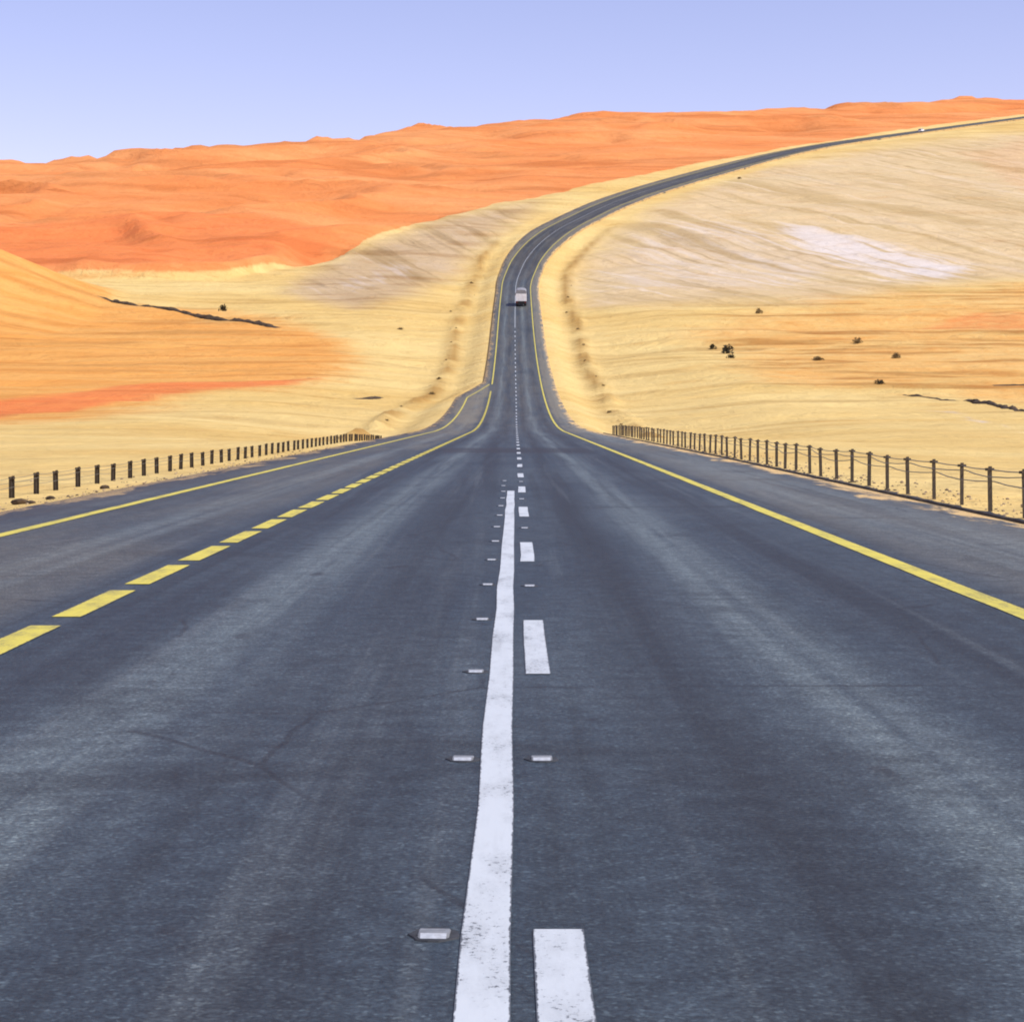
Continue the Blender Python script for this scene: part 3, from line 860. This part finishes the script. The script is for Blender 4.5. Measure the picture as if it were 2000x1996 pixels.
for (px, py, w, h, kd, lb) in [
    (1420, 686, 3.0, 2.4, 1, "largest dark shrub of the close group on the right plain"),
    (1392, 677, 1.9, 1.5, 3, "small dark shrub at the left end of the close group on the right plain"),
    (1428, 699, 2.0, 1.0, 1, "low dark shrub just below the largest of the close group on the right plain"),
    (1482, 608, 2.2, 1.7, 0, "lone brown shrub at the foot of the pale hill on the right"),
    (1675, 672, 2.4, 1.7, 2, "upper olive shrub on the orange sand far right"),
    (1750, 697, 2.0, 1.4, 0, "olive shrub on orange sand, rightmost of the scattered three"),
    (1597, 706, 2.8, 1.0, 2, "flat spreading shrub on orange sand, left of the scattered three"),
    (1718, 752, 2.0, 1.0, 1, "dark shrub at the upper end of the dark ledge on the right"),
    (436, 609, 2.4, 2.2, 1, "lone round dark shrub above the long dark ledge on the left plain"),
    (782, 634, 1.5, 0.7, 0, "brown shrub on the yellow plain left of the climbing road"),
    (1444, 348, 2.4, 1.2, 0, "tiny shrub below the far curve of the road on the pale hill"),
]:
    x, d = at(px, py); shrub(x, d, w, h, kd, lb)

# scrub along the windrows at the embankment toes
for sgn, nm in ((-1, "left"), (1, "right")):
    for i in range(11):
        d = 200 + i * 34 + random.uniform(-12, 12) + random.uniform(-4, 4)
        ee = (float(eL(d)) - 7.2 if sgn < 0 else float(eR(d)) + 7.2) + random.gauss(0, 0.8) + sgn * random.choice([0, 0, 1.2])
        x = float(XC(d)) + ee
        sz = random.uniform(0.4, 1.0) * (1.5 if sgn < 0 and 540 < d else 1)
        shrub(x, d, sz * 1.2, sz * 0.6, random.choice([0, 2, 2]), "small dry scrub tuft on the windrow beside the climbing road, %s side" % nm, "scrub tufts along the %s embankment toe" % nm)


def ledge(label, pts, width, height):
    """a low broken bank of dark stone along a line on the ground"""
    world = [at(*p) for p in pts]
    L = []
    for (x0, d0), (x1, d1) in zip(world[:-1], world[1:]):
        n = max(4, int(math.hypot(x1 - x0, d1 - d0) / 0.7))
        for k in range(n): L.append((x0 + (x1 - x0) * k / n, d0 + (d1 - d0) * k / n))
    bm = bmesh.new(); prev = None; n = len(L)
    ox, od = L[n // 2]; oz = ground_z(ox, od)
    for i, (x, d) in enumerate(L):
        a = L[max(i - 1, 0)]; b = L[min(i + 1, n - 1)]
        tx, td = b[0] - a[0], b[1] - a[1]; l = math.hypot(tx, td) + 1e-9; nx, nd = -td / l, tx / l
        if nd > 0: nx, nd = -nx, -nd
        f = min(1, i / 6.0, (n - 1 - i) / 6.0)
        m = max(0.0, 0.62 + 1.3 * float(fbm(np.array(x / 3.1), np.array(d / 3.1), 3)))
        hh = height * (0.15 + m) * f + 0.02; ww = width * (0.7 + 0.5 * m)
        sec = [(-1.0, -0.25), (-0.8, 0.45), (-0.35, 0.95), (0.15, 1.0), (0.65, 0.55), (1.0, -0.25)]
        cur = []
        for u, v in sec:
            jx = random.uniform(-.12, .12) * ww
            xx, dd_ = x - nx * (u * ww / 2) + jx, d - nd * (u * ww / 2)
            cur.append(bm.verts.new((xx - ox, dd_ - od, ground_z(xx, dd_) + v * hh * random.uniform(.75, 1.2) - oz)))
        if prev:
            for k in range(len(sec) - 1): bm.faces.new((prev[k], prev[k + 1], cur[k + 1], cur[k]))
        prev = cur
    bmesh.ops.recalc_face_normals(bm, faces=bm.faces[:])
    o = bm_obj("stone_ledge", bm, STONE)
    o.location = (ox, od, oz)
    tag(o, label, "ledge")


ledge("long broken ledge of dark stone across the left plain", [(196, 594), (250, 600), (330, 609), (410, 619), (470, 627), (548, 637)], 1.8, 0.6)
ledge("dark stone ledge slanting out of the right edge of the plain", [(1765, 766), (1830, 773), (1895, 783), (1960, 795), (2060, 818)], 0.9, 0.32)
ledge("short dark stone ledge near the right edge, above the slanting one", [(1940, 752), (1990, 752), (2060, 753)], 1.2, 0.35)
ledge("short low ledge of brown stone on yellow sand left of the road", [(690, 763), (720, 761), (745, 757)], 1.2, 0.4)


def stone_mesh(seed):
    r = random.Random(seed)
    bm = bmesh.new(); bmesh.ops.create_icosphere(bm, subdivisions=2, radius=0.5)
    for v in bm.verts:
        k = 0.75 + 0.35 * math.sin(3 * v.co.x + seed) * math.cos(4 * v.co.y + seed * 2) + r.uniform(-.06, .06)
        v.co = v.co * k; v.co.z *= 0.6
    me = bpy.data.meshes.new("stone"); bm.to_mesh(me); bm.free(); me.materials.append(STONE)
    return me


for i, (px, d, sz, lb) in enumerate([
    (40, 41.5, 0.36, "largest dark stone lying in front of the left fence's nearest posts"),
    (62, 40.5, 0.20, "small dark stone right of the largest one before the left fence"),
    (96, 43.5, 0.22, "small dark stone at the foot of a left fence post"),
    (205, 50, 0.26, "dark stone on the sand verge below the left fence, farthest along"),
]):
    x = (px - HX) / F * d
    o = link("stone", stone_mesh(i + 1), None)
    o.location = (x, d, ground_z(x, d) + sz * 0.12); o.scale = (sz * 1.5, sz, sz); o.rotation_euler = (0, 0, i * 1.3)
    tag(o, lb, "stone", "dark stones beside the left fence")

# loose stones along both verges
bm = bmesh.new()
gr = random.Random(3)
for k in range(1700):
    d = 8 + 95 * gr.random() ** 1.6
    if gr.random() < 0.55: e = float(eR(d)) + 0.28 + abs(gr.gauss(0, 0.9))
    else: e = float(eL(d)) - 0.12 - abs(gr.gauss(0, 1.4))
    x = float(XC(d)) + e; z = ground_z(x, d); q = 0.008 + 0.03 * gr.random() ** 3 + d * 0.0002
    m0 = len(bm.verts)
    g_ = bmesh.ops.create_icosphere(bm, subdivisions=1, radius=q)
    for v in g_["verts"]:
        v.co = v.co * gr.uniform(.75, 1.25); v.co.z *= 0.7
        v.co.x += x; v.co.y += d; v.co.z += z + q * 0.3
tag(bm_obj("gravel", bm, STONE2), kind="stuff")

# ---------------------------------------------------------------- light, sky, camera
SUN_EL = math.radians(52)
SUN_AZ = math.atan2(0.87, -0.49)                    # clockwise from +Y
sd = (math.sin(SUN_AZ) * math.cos(SUN_EL), math.cos(SUN_AZ) * math.cos(SUN_EL), math.sin(SUN_EL))
L = bpy.data.lights.new("sun", 'SUN'); L.energy = 4.1; L.angle = math.radians(0.53); L.color = (1.0, 0.965, 0.90)
so = bpy.data.objects.new("sun", L); COL.objects.link(so)
from mathutils import Vector
so.rotation_euler = Vector(sd).to_track_quat('Z', 'Y').to_euler()
so.location = (200, -60, 250)

w = bpy.data.worlds.new("World"); sc.world = w; w.use_nodes = True
nt = w.node_tree; nt.nodes.clear()
sky = nt.nodes.new("ShaderNodeTexSky"); sky.sky_type = 'NISHITA'; sky.sun_disc = False
sky.sun_elevation = SUN_EL; sky.sun_rotation = SUN_AZ
sky.altitude = 300; sky.air_density = 1.0; sky.dust_density = 0.3; sky.ozone_density = 4.0
bg = nt.nodes.new("ShaderNodeBackground"); bg.inputs[1].default_value = 0.142
tint = nt.nodes.new("ShaderNodeMix"); tint.data_type = 'RGBA'; tint.blend_type = 'MULTIPLY'     # the camera's white balance leans to lilac
tint.inputs[0].default_value = 1.0; tint.inputs[7].default_value = (1.36, 0.945, 1.0, 1)
wo = nt.nodes.new("ShaderNodeOutputWorld")
nt.links.new(sky.outputs[0], tint.inputs[6]); nt.links.new(tint.outputs[2], bg.inputs[0]); nt.links.new(bg.outputs[0], wo.inputs[0])

cam = bpy.data.cameras.new("camera"); co = bpy.data.objects.new("camera", cam); COL.objects.link(co)
co.location = (0, 0, EYE); co.rotation_euler = (math.radians(90), 0, 0)
cam.sensor_width = 36; cam.sensor_fit = 'HORIZONTAL'; cam.lens = 36 * F / 2000.0
cam.shift_x = 7 / 2000.0; cam.shift_y = -193 / 2000.0
cam.clip_start = 0.1; cam.clip_end = 20000
sc.camera = co
sc.view_settings.view_transform = 'Standard'; sc.view_settings.look = 'None'
sc.view_settings.exposure = 0.28; sc.view_settings.gamma = 1.0
sc.cycles.pixel_filter_type = 'BLACKMAN_HARRIS'; sc.cycles.filter_width = 1.9
